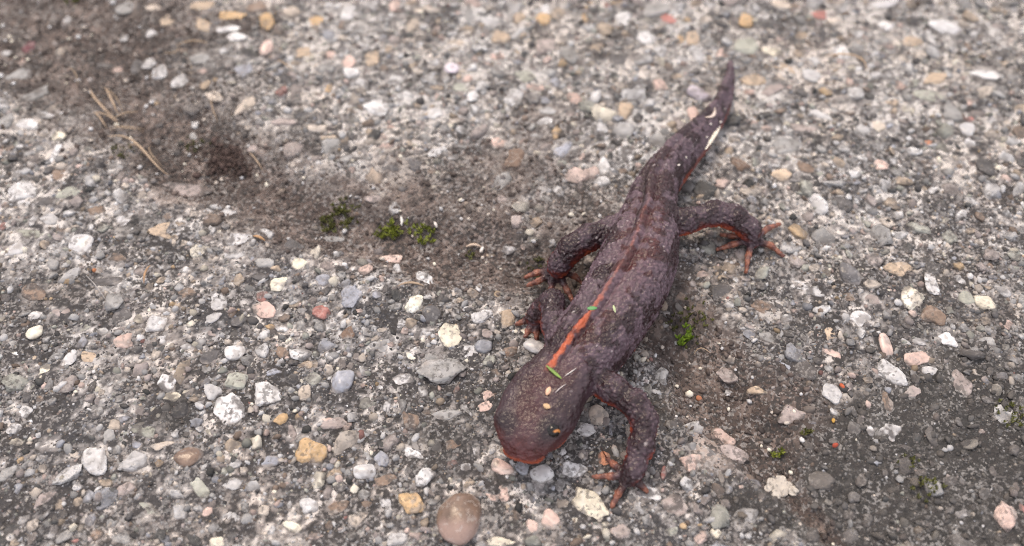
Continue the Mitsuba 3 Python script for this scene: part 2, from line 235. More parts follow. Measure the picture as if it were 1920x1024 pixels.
def stone_colour(v, zrel, base, seed, mottled, soilk):
    """vertex colours: mineral variation, and cement or dirt film that clings to the low rim and (mottled) to the top"""
    r = np.random.default_rng(seed)
    n = len(v)
    off = r.uniform(0, 3, 3)
    n1, n2, n3 = nz(v + off, 2.6, 31, 3), nz(v + off, .9, 32, 3), nz(v + off, .4, 33, 2)
    tint = base * r.uniform(.86, 1.06)
    col = np.tile(tint, (n, 1)) * (1 + (n1[:, None] - .5) * np.array([.8, .82, .86]) + (n3[:, None] - .5) * .7)
    vein = sstep(.05, .0, np.abs(nz(v + off, 3.5, 35, 2) - .5)) * r.uniform(0, .5)
    col = mix(col, np.minimum(tint * 1.5 + .08, .8) * np.ones((n, 3)), vein)
    film = sstep(.55, .16, zrel + (n2 - .5) * 1.0 + (n3 - .5) * .7)
    filmc = mix(np.tile(lin(96, 90, 87), (n, 1)), lin(150, 143, 138), sstep(.4, .6, n1))
    filmc = mix(filmc, np.tile(SOIL, (n, 1)), np.full(n, min(1, soilk)))
    col = mix(col, filmc, film * .8)
    if mottled:
        k = sstep(.50, .60, n2 * .75 + n1 * .25)
        col = mix(col, lin(78, 73, 72) * np.ones((n, 3)), k * .85)
    elif r.random() < .5:
        col = mix(col, filmc, sstep(.58, .68, n2) * .6)
    return np.clip(col, .015, .72)

stones = []
for ox, oy, k, txt in CROPS:
    for line in txt.replace('\n', '').split(';'):
        w = line.split()
        x, y, ww, hh = ox + float(w[0]) / k, oy + float(w[1]) / k, float(w[2]) / k, float(w[3]) / k
        flags = [f for f in w[5:] if f in '+om']
        ang = next((float(f) for f in w[5:] if f not in '+om'), 0.0)
        stones.append((ww * hh, x, y, ww, hh, w[4], ang, flags))
stones.sort(key=lambda s: -s[0])
placed = np.zeros((0, 3))
STONE_LABEL = {}
NAMED = {(861, 974): 'large smooth glossy brown pebble at the bottom edge', (356, 856): 'smooth round red brown pebble in the lower left', (498, 583): 'flat pink stone, larger of the pink pair',
         (43, 362): 'bright white angular stone near the left edge', (1106, 946): 'long cream stone with a tan face below the front foot', (55, 89): 'small dark crimson stone in the upper left corner'}
P3, rest_v, rest_f, rest_c, rest_n = [], [], [], [], 0
for i, (_, x, y, ww, hh, code, ang, fl) in enumerate(stones):
    g = ground_at(x, y)
    s = pxsize(g)
    dep = (CAM[2] - g[2]) / np.linalg.norm(CAM - g)
    a, b = ww * s / 2, hh * s / 2
    size = min(a, b)
    big = i < 110
    rnd = 4.2 if 'o' in fl else (24 if '+' in fl else float(rng.uniform(8, 18)))
    flat = .55 if 'm' in fl else .8
    v, f = stone_mesh(a, b, size * flat, -ang, rnd, 3 if big else 2, 100 + i)
    v[:, 1] *= .93 / dep
    lift = rng.random()
    prot = size * flat * ((-.30 + .28 * lift) if 'm' in fl else (-.12 + .30 * lift))
    if 'o' in fl: prot = size * flat * .18
    if (round(x), round(y)) == (861, 974): prot = size * flat * .30
    soil_i = float(masks(g[None, :2])[0][0])
    zr = v[:, 2] / max(v[:, 2].max(), 1e-6)
    gl = min(-prot / max(v[:, 2].max(), 1e-6), .8)
    col = stone_colour(v + g, (zr - gl) / (1 - gl), lin(*PAL[code]), 500 + i, 'm' in fl, soil_i)
    if code == 'U' and 'o' in fl and ww > 70:         # brown pebble, greyer over its middle
        col = mix(col, np.tile(lin(158, 134, 126), (len(v), 1)), sstep(.1, -.5, v[:, 1] / b + (nz(v, 2, 5) - .5)) * .7)
    v = v + g + [0, 0, prot - .1 * MM]
    P3.append([g[0], g[1], max(a, b)])
    if i < 300:
        key = 'concrete_paving__pebble' + (f'_{i:03d}' if i else '')
        add(key, (v, f), col, 'mat_smooth_stone' if 'o' in fl else 'mat_stone')
        for (nx_, ny_), t in NAMED.items():
            if abs(nx_ - x) < 3 and abs(ny_ - y) < 3:
                tag(key, t)
    else:
        rest_v.append(v); rest_f.append(f + rest_n); rest_c.append(col); rest_n += len(v)
P3 = np.array(P3)

# ------------------------------------------------------------------ smaller aggregate and grit
BASES = {k: v.vertices.view(np.ndarray) for k, v in ((1, trimesh.creation.icosphere(subdivisions=1)), (0, trimesh.creation.icosphere(subdivisions=0)))}
BASES[-1] = np.array([[1, 0, 0], [0, 1, 0], [-1, 0, 0], [0, -1, 0], [0, 0, 1], [0, 0, -1.0]]) * 1.15
FACES = {-1: np.array([[0, 1, 4], [1, 2, 4], [2, 3, 4], [3, 0, 4], [1, 0, 5], [2, 1, 5], [3, 2, 5], [0, 3, 5]]), 1: np.array(trimesh.creation.icosphere(subdivisions=1).faces), 0: np.array(trimesh.creation.icosphere(subdivisions=0).faces)}
def grains(centres, radii, colours, level, flat, seed, jitter=.30, varc=.25, cap=None):
    r = np.random.default_rng(seed)
    n, bv, bf = len(centres), BASES[level], FACES[level]
    v = bv[None] * (1 + r.uniform(-jitter, jitter, (n, len(bv), 1)))
    v = v * np.stack([r.uniform(.6, 1.35, n), r.uniform(.6, 1.35, n), r.uniform(.6, 1.0, n) * flat], 1)[:, None]
    if cap:
        v[..., 2] = np.minimum(v[..., 2], r.uniform(cap[0], cap[1], (n, 1)) + .25 * r.normal(size=(n, 1)) * v[..., 0] + .25 * r.normal(size=(n, 1)) * v[..., 1])
    t = r.uniform(0, 6.283, n)
    c, s = np.cos(t)[:, None], np.sin(t)[:, None]
    tilt = r.uniform(-.4, .4, n)[:, None]
    x, y, z = v[..., 0], v[..., 1], v[..., 2]
    z2 = z + x * tilt
    v = np.stack([x * c - y * s, x * s + y * c, z2], -1) * radii[:, None, None] + centres[:, None]
    col = colours[:, None] * (1 + r.uniform(-varc, varc, (n, len(bv), 1)))
    f = bf[None] + (np.arange(n) * len(bv))[:, None, None]
    return v.reshape(-1, 3), f.reshape(-1, 3), col.reshape(-1, 3)

CODES = list('WwGgDKBTOPRNMEC')
PROB = np.array([8, 17, 18, 6, 12, 7, 9, 5, .8, 4, .3, 5, 13, 7, 4]); PROB = PROB / PROB.sum()
CARR = np.array([lin(*(np.array(PAL[c]) * .8 + .2 * np.mean(PAL[c]))) for c in CODES]); CARR = np.maximum(CARR, .075)
stree = cKDTree(P3[:, :2])
def clear_of_stones(xy, r, slack):
    d, j = stree.query(xy, k=6)
    return ((d - P3[j, 2] * slack) > r[:, None]).all(1)
def two_sizes(pts, radii, cols, seed, jitter=.30, split=.2 * MM):
    """the coarse grains with twenty faces, the fine ones with eight"""
    V, F, C, o = [], [], [], 0
    for lev, m in ((0, radii > split), (-1, radii <= split)):
        v, f, c = grains(pts[m], radii[m], cols[m], lev, .9, seed, jitter)
        V.append(v); F.append(f + o); C.append(c); o += len(v)
    return np.vstack(V), np.vstack(F), np.vstack(C)
# mid-size stones, packed by dart throwing
n = 24000
cand = np.column_stack([rng.uniform(-.115, .115, n), rng.uniform(-.055, .095, n)])
rad = np.clip(rng.pareto(2.2, n) * .36 + .50, .50, 1.55) * MM
inframe = np.abs(cand[:, 0]) < .068 + (cand[:, 1] + .038) * .27
edge = (cand[:, 1] < -.042) | (cand[:, 1] > .062) | ~inframe
rad = np.where(edge, rad * rng.uniform(1, 1.7, n), rad)
order = np.argsort(-rad); cand, rad = cand[order], rad[order]
soil_c, dark_c, _ = masks(cand)
ok = clear_of_stones(cand, rad, .85) & (rng.random(n) > soil_c * 1.2 + np.clip(-dark_c, 0, 1) * .9) & (rng.random(n) > np.clip(dark_c, 0, 1) * .55)
keep, cell = [], {}
for i in np.nonzero(ok)[0]:
    cx, cy = int(cand[i, 0] // .0035), int(cand[i, 1] // .0035)
    if all(math.hypot(cand[i, 0] - cand[j, 0], cand[i, 1] - cand[j, 1]) > .85 * (rad[i] + rad[j]) for u in (-1, 0, 1) for w in (-1, 0, 1) for j in cell.get((cx + u, cy + w), ())):
        keep.append(i); cell.setdefault((cx, cy), []).append(i)
keep = np.array(keep)
mc, mr = cand[keep], rad[keep]
mz = height(mc, False)
mcol = CARR[rng.choice(len(CODES), len(mc), p=PROB)] * rng.uniform(.7, 1.0, (len(mc), 1))
mcol = mix(mcol, np.tile(SOIL_L, (len(mc), 1)), np.clip(soil_c[keep] * .8, 0, 1) * (rng.random(len(mc)) < .8))
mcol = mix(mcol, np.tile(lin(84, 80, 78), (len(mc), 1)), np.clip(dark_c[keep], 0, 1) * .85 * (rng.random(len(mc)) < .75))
v, f, c = grains(np.column_stack([mc, mz + mr * rng.uniform(-.32, .10, len(mc))]), mr, mcol, 1, .8, 41, .27, .32, (.08, .42))
rest_v.append(v); rest_f.append(f + rest_n); rest_c.append(c); rest_n += len(v)
rv, rf, rc = np.vstack(rest_v), np.vstack(rest_f), np.vstack(rest_c)
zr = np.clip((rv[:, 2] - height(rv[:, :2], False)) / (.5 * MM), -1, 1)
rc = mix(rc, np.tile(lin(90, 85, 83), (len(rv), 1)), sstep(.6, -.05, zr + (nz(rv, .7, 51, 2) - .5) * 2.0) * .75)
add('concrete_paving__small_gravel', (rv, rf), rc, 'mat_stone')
tag('concrete_paving__small_gravel', kind='stuff')
# grit
n = 105000
xyg = np.column_stack([rng.uniform(-.095, .095, n), rng.uniform(-.045, .07, n)])
rg = np.clip(rng.pareto(2.5, n) * .11 + .09, .09, .6) * MM
soil_g, dark_g, _ = masks(xyg)
ok = (rng.random(n) > soil_g * .7 + np.clip(-dark_g, 0, 1) * .6) & clear_of_stones(xyg, rg * 0, .88)
xyg, rg, soil_g, dark_g = xyg[ok], rg[ok], soil_g[ok], dark_g[ok]
cg = CARR[rng.choice(len(CODES), len(xyg), p=PROB)] * rng.uniform(.35, 1.0, (len(xyg), 1))
cg = mix(cg, np.tile(SOIL_L, (len(xyg), 1)), soil_g * .6)
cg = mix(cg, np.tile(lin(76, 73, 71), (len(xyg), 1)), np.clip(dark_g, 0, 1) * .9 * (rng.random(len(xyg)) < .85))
v, f, c = two_sizes(np.column_stack([xyg, height(xyg) + rg * rng.uniform(-.4, .4, len(xyg))]), rg, cg, 42)
add('concrete_paving__grit', (v, f), c, 'mat_grit')
tag('concrete_paving__grit', kind='stuff')
# loose soil crumbs in the groove, and pale sand among them
n = 95000
xs = np.column_stack([rng.uniform(-.1, .1, n), rng.uniform(-.05, .08, n)])
soil_s, dark_s, _ = masks(xs)
ok = rng.random(n) < soil_s * .75
xs, soil_s, dark_s = xs[ok], soil_s[ok], dark_s[ok]
rs = np.clip(rng.pareto(2.4, len(xs)) * .12 + .09, .09, .40) * MM
cs = mix(np.tile(SOIL, (len(xs), 1)), SOIL_L, rng.random(len(xs)) ** 2) * rng.uniform(.7, 1.1, (len(xs), 1))
cs = mix(cs, np.tile(lin(60, 54, 52), (len(xs), 1)), np.clip(dark_s, 0, 1) * .8)
v, f, c = two_sizes(np.column_stack([xs, height(xs) + rs * rng.uniform(-.2, .5, len(xs))]), rs, cs, 43, .4)
add('soil', (v, f), c, 'mat_grit')
tag('soil', 'dark brown crumbly soil lying in the groove of the concrete', 'soil', kind='stuff')
pick = rng.random(len(xs)) < .03
xq = xs[pick]; rq = np.clip(rng.normal(.26, .08, len(xq)), .13, .45) * MM
cq = CARR[[0, 1, 6, 14]][rng.integers(0, 4, len(xq))]
v, f, c = grains(np.column_stack([xq, height(xq) + rq * .7]), rq, cq, 0, .9, 44, .15, .1)
add('sand', (v, f), c, 'mat_grit')
tag('sand', 'pale loose sand grains scattered over the dark soil', 'sand', kind='stuff')

# ------------------------------------------------------------------ the newt
def sp(px, py, z, *r):
    return [*at(px, py, z * MM), *[q * MM for q in r]]
# spine: pixel of the centre line, height of centre (mm), half width, half height (mm), roll (degrees)
SPINE = [(984, 842, 3.5, 2.4, 1.9, 0), (988, 824, 4.2, 3.5, 2.2, 0), (998, 796, 4.6, 4.2, 2.2, 0), (1010, 770, 4.8, 4.5, 2.35, 0), (1028, 740, 4.9, 4.35, 2.6, 0), (1049, 713, 4.95, 3.9, 2.8, 0), (1071, 686, 4.95, 3.7, 3.1, 0),
         (1098, 655, 4.9, 4.2, 3.7, 0), (1131, 612, 5.0, 4.5, 4.2, 0), (1162, 562, 5.1, 4.8, 4.5, 0), (1190, 505, 5.1, 4.9, 4.5, 0), (1206, 452, 4.8, 4.5, 4.2, 0), (1216, 408, 4.4, 3.6, 3.7, 0), (1226, 368, 4.0, 3.0, 3.4, 8),
         (1247, 328, 3.6, 2.3, 3.3, 20), (1283, 288, 3.1, 1.6, 2.9, 30), (1318, 249, 2.6, 1.2, 2.25, 34), (1346, 213, 2.2, .9, 1.7, 34), (1363, 176, 1.9, .7, 1.45, 28), (1369, 146, 1.5, .5, 1.0, 20), (1369, 122, 1.1, .28, .5, 10)]
ctl = np.array([[*at(x, y, z * MM), a * MM, b * MM, r] for x, y, z, a, b, r in SPINE])
cum = np.concatenate([[0], np.cumsum(np.linalg.norm(np.diff(ctl[:, :3], axis=0), axis=1))])
LEN = cum[-1]
ss = np.linspace(0, LEN, 420)
S = np.column_stack([CubicSpline(cum, ctl[:, :3])(ss), PchipInterpolator(cum, ctl[:, 3:])(ss)])
TAN = np.gradient(S[:, :3], axis=0); TAN /= np.linalg.norm(TAN, axis=1, keepdims=True)
LAT = np.cross(TAN, [0, 0, 1.0]); LAT /= np.linalg.norm(LAT, axis=1, keepdims=True)     # towards image right
NRM = np.cross(LAT, TAN)
cr, sr = np.cos(np.radians(S[:, 5]))[:, None], np.sin(np.radians(S[:, 5]))[:, None]
LAT, NRM = LAT * cr + NRM * sr, NRM * cr - LAT * sr                                      # top leans to image left
spine_tree = cKDTree(S[:, :3])

def local(p):
    _, i = spine_tree.query(p, workers=-1)
    d = p - S[i, :3]
    al = np.einsum('ij,ij->i', d, TAN[i])
    end = (i == 0) | (i == len(S) - 1)
    return i, np.einsum('ij,ij->i', d, LAT[i]), np.einsum('ij,ij->i', d, NRM[i]), np.where(end, al, 0)

def body_sdf(p):
    i, u, v, al = local(p)
    rx, rz = S[i, 3], S[i, 4]
    rzz = np.where(v < 0, rz * .92, rz)
    flatk = 2.3 + .7 * sstep(.30, .22, i / len(S))
    k0 = ((np.abs(u) / rx) ** flatk + (np.abs(v) / rzz) ** flatk + (np.abs(al) / (.5 * rx)) ** flatk) ** (1 / flatk)
    k1 = np.sqrt((u / rx ** 2) ** 2 + (v / rzz ** 2) ** 2 + (al / rx ** 2) ** 2) + 1e-9
    return np.minimum(k0 * (k0 - 1) / k1, (k0 - 1) * np.maximum(rx, rzz))

def cone_sdf(p, a, b, ra, rb):
    ba = b - a
    h = np.clip((p - a) @ ba / (ba @ ba), 0, 1)
    return np.linalg.norm(p - a - h[:, None] * ba, axis=1) - (ra + (rb - ra) * h)

def smin(a, b, k):
    h = np.clip(.5 + .5 * (b - a) / k, 0, 1)
    return b + (a - b) * h - k * h * (1 - h)

LEGS = {
 'fore_right': ([(1106, 700, 4.6, 2.0), (1148, 730, 4.6, 1.5), (1190, 757, 4.5, 1.35), (1209, 788, 3.9, 1.25), (1203, 835, 2.9, 1.3), (1188, 880, 1.8, 1.0), (1180, 897, 1.2, .9)],
                [[(1172, 893, 1.1), (1145, 893, 1.0), (1113, 894, .7)], [(1172, 905, 1.0), (1160, 925, .8), (1147, 950, .4)], [(1190, 902, .9), (1202, 910, .7), (1213, 921, .4)], [(1170, 885, 1.2), (1152, 872, 1.0), (1140, 862, .8)]]),
 'hind_right': ([(1228, 424, 4.2, 2.3), (1285, 415, 4.4, 1.5), (1340, 400, 4.3, 1.45), (1378, 408, 3.8, 1.45), (1406, 430, 2.6, 1.25), (1411, 450, 1.4, 1.0)],
                [[(1408, 456, 1.2), (1403, 480, .9), (1399, 510, .6)], [(1398, 452, 1.2), (1375, 458, 1.0), (1345, 468, .6)], [(1420, 452, 1.2), (1445, 460, 1.0), (1468, 480, .5)], [(1420, 442, 1.3), (1440, 428, 1.1), (1462, 420, .6)], [(1398, 444, 1.3), (1372, 442, 1.0), (1352, 440, .7)]]),
 'hind_left': ([(1200, 425, 4.2, 2.1), (1150, 432, 5.0, 1.55), (1104, 446, 5.2, 1.5), (1072, 466, 4.4, 1.5), (1050, 494, 2.8, 1.3), (1043, 515, .9, 1.05)],
               [[(1052, 522, .8), (1064, 545, .3), (1077, 570, -.2)], [(1058, 512, .9), (1078, 518, .4), (1090, 530, 0)], [(1035, 525, .8), (1034, 545, .3), (1036, 560, -.2)], [(1030, 515, .9), (1008, 528, .4), (990, 535, .1)], [(1028, 508, .9), (1005, 512, .5), (985, 520, .2)]]),
 'fore_left': ([(1078, 668, 4.8, 2.0), (1050, 645, 5.2, 1.5), (1038, 605, 5.4, 1.3), (1036, 566, 5.0, 1.25), (1018, 580, 3.0, 1.15), (1003, 594, 1.4, 1.2)],
               [[(1000, 596, 1.0), (985, 602, .6), (968, 608, .3)], [(1002, 602, .9), (992, 618, .5), (984, 632, .2)], [(1008, 605, .8), (1006, 622, .4), (1006, 640, .1)], [(1014, 602, .8), (1022, 616, .4), (1028, 630, .1)]])}
segs, toes = [], []
for name, (chain, feet) in LEGS.items():
    c = [np.array(at(x, y, z * MM)) for x, y, z, r in chain]
    segs += [(c[k], c[k + 1], chain[k][3] * MM, chain[k + 1][3] * MM) for k in range(len(c) - 1)]
    for t in feet:
        q = [c[-1] * .6 + .4 * np.array(at(*t[0][:2], t[0][2] * MM))] + [np.array(at(x, y, z * MM)) for x, y, z in t]
        rr = [.66, .44, .36, .24]
        tot = 0
        for k in range(3):
            L = np.linalg.norm(q[k + 1] - q[k])
            toes.append((q[k], q[k + 1], rr[k] * MM, rr[k + 1] * MM, tot, L)); tot += L

def legs_sdf(p):
    d = np.full(len(p), 1.0)
    tr = cKDTree(p)
    for lst, k in ((segs, 1.0 * MM), (toes, .35 * MM)):
        for s in lst:
            j = np.array(tr.query_ball_point((s[0] + s[1]) / 2, np.linalg.norm(s[1] - s[0]) / 2 + max(s[2], s[3]) + 2.5 * MM), int)
            if len(j):
                d[j] = smin(d[j], cone_sdf(p[j], *s[:4]), k)
    return d

def surface_nets(f, lo, hi, h, near):
    nxyz = np.ceil((hi - lo) / h).astype(int) + 1
    ax = [lo[k] + h * np.arange(nxyz[k]) for k in range(3)]
    P = np.stack(np.meshgrid(*ax, indexing='ij'), -1).reshape(-1, 3)
    vol = np.full(len(P), 1.0)
    j = near(P)
    vol[j] = f(P[j])
    vol = vol.reshape(nxyz)
    inside = vol < 0
    cells = np.zeros(nxyz - 1, int)
    corners = [(a, b, c) for a in (0, 1) for b in (0, 1) for c in (0, 1)]
    sl = lambda o: tuple(slice(o[k], nxyz[k] - 1 + o[k]) for k in range(3))
    for o in corners: cells += inside[sl(o)]
    act = (cells > 0) & (cells < 8)
    ids = np.full(act.shape, -1); ids[act] = np.arange(act.sum())
    ijk = np.argwhere(act)
    acc, cnt = np.zeros((len(ijk), 3)), np.zeros(len(ijk))
    val = {o: vol[ijk[:, 0] + o[0], ijk[:, 1] + o[1], ijk[:, 2] + o[2]] for o in corners}
    for o in corners:
        for k in range(3):
            if o[k] == 0:
                o2 = tuple(1 if q == k else o[q] for q in range(3))
                a, b = val[o], val[o2]
                m = (a < 0) != (b < 0)
                t = np.where(m, a / np.where(m, a - b, 1), 0)
                pnt = np.tile(np.array(o, float), (len(ijk), 1)); pnt[:, k] += t
                acc[m] += pnt[m]; cnt[m] += 1
    V = lo + h * (ijk + acc / cnt[:, None])
    F = []
    for k in range(3):
        a, b = (k + 1) % 3, (k + 2) % 3
        s0 = [slice(1, nxyz[q] - 1) for q in range(3)]; s0[k] = slice(0, nxyz[k] - 1)
        s1 = list(s0); s1[k] = slice(1, nxyz[k])
        i0, i1 = inside[tuple(s0)], inside[tuple(s1)]
        for flip, m in ((False, i0 & ~i1), (True, ~i0 & i1)):
            e = np.argwhere(m)
            e[:, a] += 1; e[:, b] += 1
            def cid(da, db):
                q = e.copy(); q[:, a] -= da; q[:, b] -= db
                return ids[q[:, 0], q[:, 1], q[:, 2]]
            quad = np.stack([cid(1, 1), cid(0, 1), cid(0, 0), cid(1, 0)], 1)
            F.append(quad[:, ::-1] if flip else quad)
    F = np.vstack(F)
    return V, np.vstack([F[:, [0, 1, 2]], F[:, [0, 2, 3]]])

EYES = [(1032, 804, 6.0), (949, 796, 5.8)]
eyec = [np.array(at(x, y, z * MM)) for x, y, z in EYES]
def skin_sdf(p):
    d = body_sdf(p)
    for e in eyec:                                      # brow swellings around the eyes
        d = smin(d, np.linalg.norm((p - e - [0, .0009, -.0003]) / [1, 1, .9], axis=1) - 1.1 * MM, 1.0 * MM)
    return smin(d, legs_sdf(p), .7 * MM)
nodes = np.vstack([S[:, :3]] + [np.linspace(s[0], s[1], 8) for s in segs + toes])
nrad = np.concatenate([np.maximum(S[:, 3], S[:, 4])] + [np.full(8, max(s[2], s[3])) for s in segs + toes]) + .9 * MM
ntree = cKDTree(nodes)
def near(P):
    d, i = ntree.query(P, k=1, workers=-1, distance_upper_bound=8 * MM)
    return np.nonzero(d < 7.2 * MM)[0]
lo, hi = nodes.min(0) - 7 * MM, nodes.max(0) + 7 * MM
nv, nf = surface_nets(skin_sdf, lo, hi, .19 * MM, near)
mesh = trimesh.Trimesh(nv, nf, process=False)
keepc = max(mesh.split(only_watertight=False), key=lambda m: len(m.faces))
mesh = keepc
trimesh.smoothing.filter_taubin(mesh, lamb=.5, nu=.53, iterations=6)
nv, nf = np.array(mesh.vertices), np.array(mesh.faces)
vn = meshkit.arrays(mesh, True)[2]
i, u, v, al = local(nv)
dl = legs_sdf(nv); db = body_sdf(nv)
leg = sstep(-.3, .9, (db - dl) / MM)
sfrac = ss[i] / LEN
dt, toe_pos = np.full(len(nv), 1.0), np.zeros(len(nv))
for s in toes:
    ba = s[1] - s[0]
    h = np.clip((nv - s[0]) @ ba / (ba @ ba), 0, 1)
    q = np.linalg.norm(nv - s[0] - h[:, None] * ba, axis=1) - (s[2] + (s[3] - s[2]) * h)
    m = q < dt
    dt[m] = q[m]; toe_pos[m] = s[4] + h[m] * s[5]
toe = sstep(.35, .05, dt / MM) * leg
s_head = np.interp(5.5, range(len(cum)), cum) / LEN
s_hip = cum[12] / LEN
head = sstep(s_head + .03, s_head - .03, sfrac) * (1 - leg)
# granular skin: individual warts
wr = np.random.default_rng(3)
wt = wr.permutation(len(nv))[:26000]
wc, cells_ = [], {}
for j in wt:
    ck = tuple((nv[j] // .00042).astype(int))
    if all(np.sum((nv[j] - nv[q]) ** 2) > (.00040) ** 2 for a in (-1, 0, 1) for b in (-1, 0, 1) for c in (-1, 0, 1) for q in cells_.get((ck[0] + a, ck[1] + b, ck[2] + c), ())):
        wc.append(j); cells_.setdefault(ck, []).append(j)
wd_, wi_ = cKDTree(nv[wc]).query(nv)
wsize = wr.uniform(.18, .34, len(wc))[wi_]
wart = np.clip(1 - (wd_ / MM / wsize) ** 2, 0, 1)
gr = nz(nv, .55, 61, 1); gr2 = nz(nv, .30, 62, 2); folds = nz(nv, 2.4, 63, 2)
amp = (.24 - .17 * head - .10 * toe)
und = sstep(.0, -.5, vn[:, 2])
disp = amp * .35 * (sstep(.45, .8, gr) - .3) * (1 - .6 * und) + (.18 - .11 * head - .10 * toe) * wart + .07 * (gr2 - .5) + .22 * (folds - .5) * (1 - toe)
stripe_u = u / MM + np.interp(sfrac, [.18, .30, .45, .6, 1], [1.15, 1.0, .55, .2, 0]) + .35 * (nz(nv, 3, 64, 2) - .5)
dors = (1 - leg) * (v > 0)
disp -= .30 * np.exp(-((sfrac - s_head - .012 - .006 * np.sin(u / MM)) / .006) ** 2) * (1 - leg) * sstep(.5, 2.5, np.abs(u) / MM)      # fold at the throat
rid = sstep(s_head - .04, s_head + .02, sfrac) * dors
disp += rid * (.30 * np.exp(-(stripe_u / .40) ** 2) - .30 * np.exp(-((np.abs(stripe_u) - .85) / .28) ** 2))
nv2 = nv + vn * (disp * MM)[:, None]
# colours
DARK, RED, LAV, ORANGE, PALE = lin(49, 32, 37), lin(79, 42, 42), lin(108, 90, 100), lin(158, 74, 46), lin(190, 180, 180)
b1 = nz(nv, 1.9, 65, 4); b2 = nz(nv, 1.0, 66, 3); b3 = nz(nv, 6, 67, 2)
n = len(nv)
col = mix(np.tile(DARK, (n, 1)), RED, sstep(.35, .65, b3 * .6 + .4 * sstep(3.5, 0, np.abs(u) / MM) * (1 - leg)) * (.85 - .35 * sstep(.27, .22, sfrac)) * (.25 + .75 * sstep(.56, .40, sfrac)) * sstep(.75, .6, sfrac))
blot = sstep(.485, .525, b1 * .75 + b2 * .25) * (1 - .8 * head) * (1 - .4 * leg)
col = mix(col, LAV, blot * .62)
col = col * (1 + (gr2[:, None] - .5) * .5) * (.72 + .5 * wart * (1 - .7 * head) + .2 * head)[:, None]
spk = sstep(.86, .91, nz(nv, .34, 68, 1)) * sstep(.45, .6, nz(nv, 4, 69, 2)) * (1 - toe)
col = mix(col, PALE, spk * .6 * (1 - .6 * head))
for e in eyec:
    de = np.linalg.norm(nv - e, axis=1) / MM
    col = mix(col, lin(34, 25, 29) * np.ones((n, 3)), sstep(2.1, 1.1, de) * .7)
for x, y in ((966, 846), (1003, 850)):                   # nostrils
    q = np.array(at(x, y, 4.9 * MM)); 
    de = np.linalg.norm((nv - q)[:, :2], axis=1) / MM
    col = mix(col, lin(24, 16, 18) * np.ones((n, 3)), sstep(.32, .14, de) * (nv[:, 2] > 4.2 * MM))
# dorsal stripe
sd = sfrac
brk = nz(np.column_stack([ss[i], ss[i] * 0, ss[i] * 0]), 1.3, 70, 2)
on = sstep(s_head - .035, s_head - .015, sd) * sstep(s_hip + .05, s_hip - .14, sd)
front = sstep(s_head + .14, s_head + .06, sd)
wid = .12 + .20 * front + .25 * (nz(nv, .7, 71, 2) - .5)
st = on * dors * sstep(wid + .12, wid - .1, np.abs(stripe_u) + .55 * (nz(nv, .5, 72, 2) - .5)) * np.where(sd > s_head + .12, .22 + .45 * sstep(.42, .66, brk), sstep(.32, .50, brk) * .8 + .15)
stc = mix(np.tile(lin(146, 90, 80), (n, 1)), lin(180, 90, 58), front)
col = mix(col, stc, np.clip(st, 0, 1))
line = sstep(s_head + .2, s_head + .3, sd) * dors * np.exp(-((stripe_u + .62) / .22) ** 2) * sstep(1, .75, sd)
col = mix(col, lin(32, 22, 24) * np.ones((n, 3)), line * .85)
# orange underside
vr = v / np.maximum(S[i, 4], 1e-6)
belly = (1 - leg) * sstep(-.42, -.62, vr + (b2 - .5) * .5)
lips = sstep(s_head * .42, s_head * .22, sd) * (1 - leg) * sstep(4.45, 4.05, nv[:, 2] / MM + (b2 - .5) * .5)
col = mix(col, ORANGE * np.ones((n, 3)), np.maximum(belly * .9 * sstep(.78, .55, sd), lips * .8))
col = mix(col, lin(120, 62, 48) * np.ones((n, 3)), belly * .7 * sstep(.55, .78, sd))
col = mix(col, lin(108, 46, 40) * np.ones((n, 3)), sstep(s_head * .5, s_head * .1, sd) * (1 - leg) * sstep(6.4, 4.9, nv[:, 2] / MM + (b2 - .5)) * (1 - lips) * .38)
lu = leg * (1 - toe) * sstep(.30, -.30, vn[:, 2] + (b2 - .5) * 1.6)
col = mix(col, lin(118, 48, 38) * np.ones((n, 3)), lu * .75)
col = mix(col, ORANGE * np.ones((n, 3)), leg * (1 - toe) * sstep(-.15, -.55, vn[:, 2] + (b2 - .5) * 1.4) * .75)
band = sstep(-.1, .5, np.sin(toe_pos / MM * 2 * math.pi / 1.35 + 1.0) + (b2 - .5))
tcol = mix(np.tile(lin(142, 90, 72), (n, 1)), lin(84, 54, 52), band * .65)
col = mix(col, tcol, toe * sstep(.9, 2.2, toe_pos / MM) * .9)
add('newt__body', (nv2, nf), np.clip(col, .008, .8), 'mat_skin')
tag('newt', 'dark purple brown newt with a broken orange stripe down its back, walking over the paving', 'newt')
for k, e in enumerate(eyec):
    sph = trimesh.creation.icosphere(subdivisions=4)
    q = np.array(sph.vertices)
    side = LAT[60] * (1 if k == 0 else -1)
    look = side * (.8 if k == 0 else 1.0) + np.array([0, -.55 if k == 0 else .1, .25]); look /= np.linalg.norm(look)
    ca = q @ look
    c = np.tile(lin(16, 12, 12), (len(q), 1))
    gold = sstep(.60, .66, ca) * sstep(.86, .80, ca) * (1 if k == 0 else .2)
    c = mix(c, lin(196, 130, 70) * np.ones((len(q), 3)), gold * sstep(.10, .35, (q - look * ca[:, None]) @ (UPV + np.array([.7, 0, 0]))))
    
    key = 'newt__eye' + ('_001' if k else '')
    add(key, (q * (.86 if k == 0 else .6) * MM + e + look * (.42 if k == 0 else .30) * MM, np.array(sph.faces)), c, 'mat_eye')

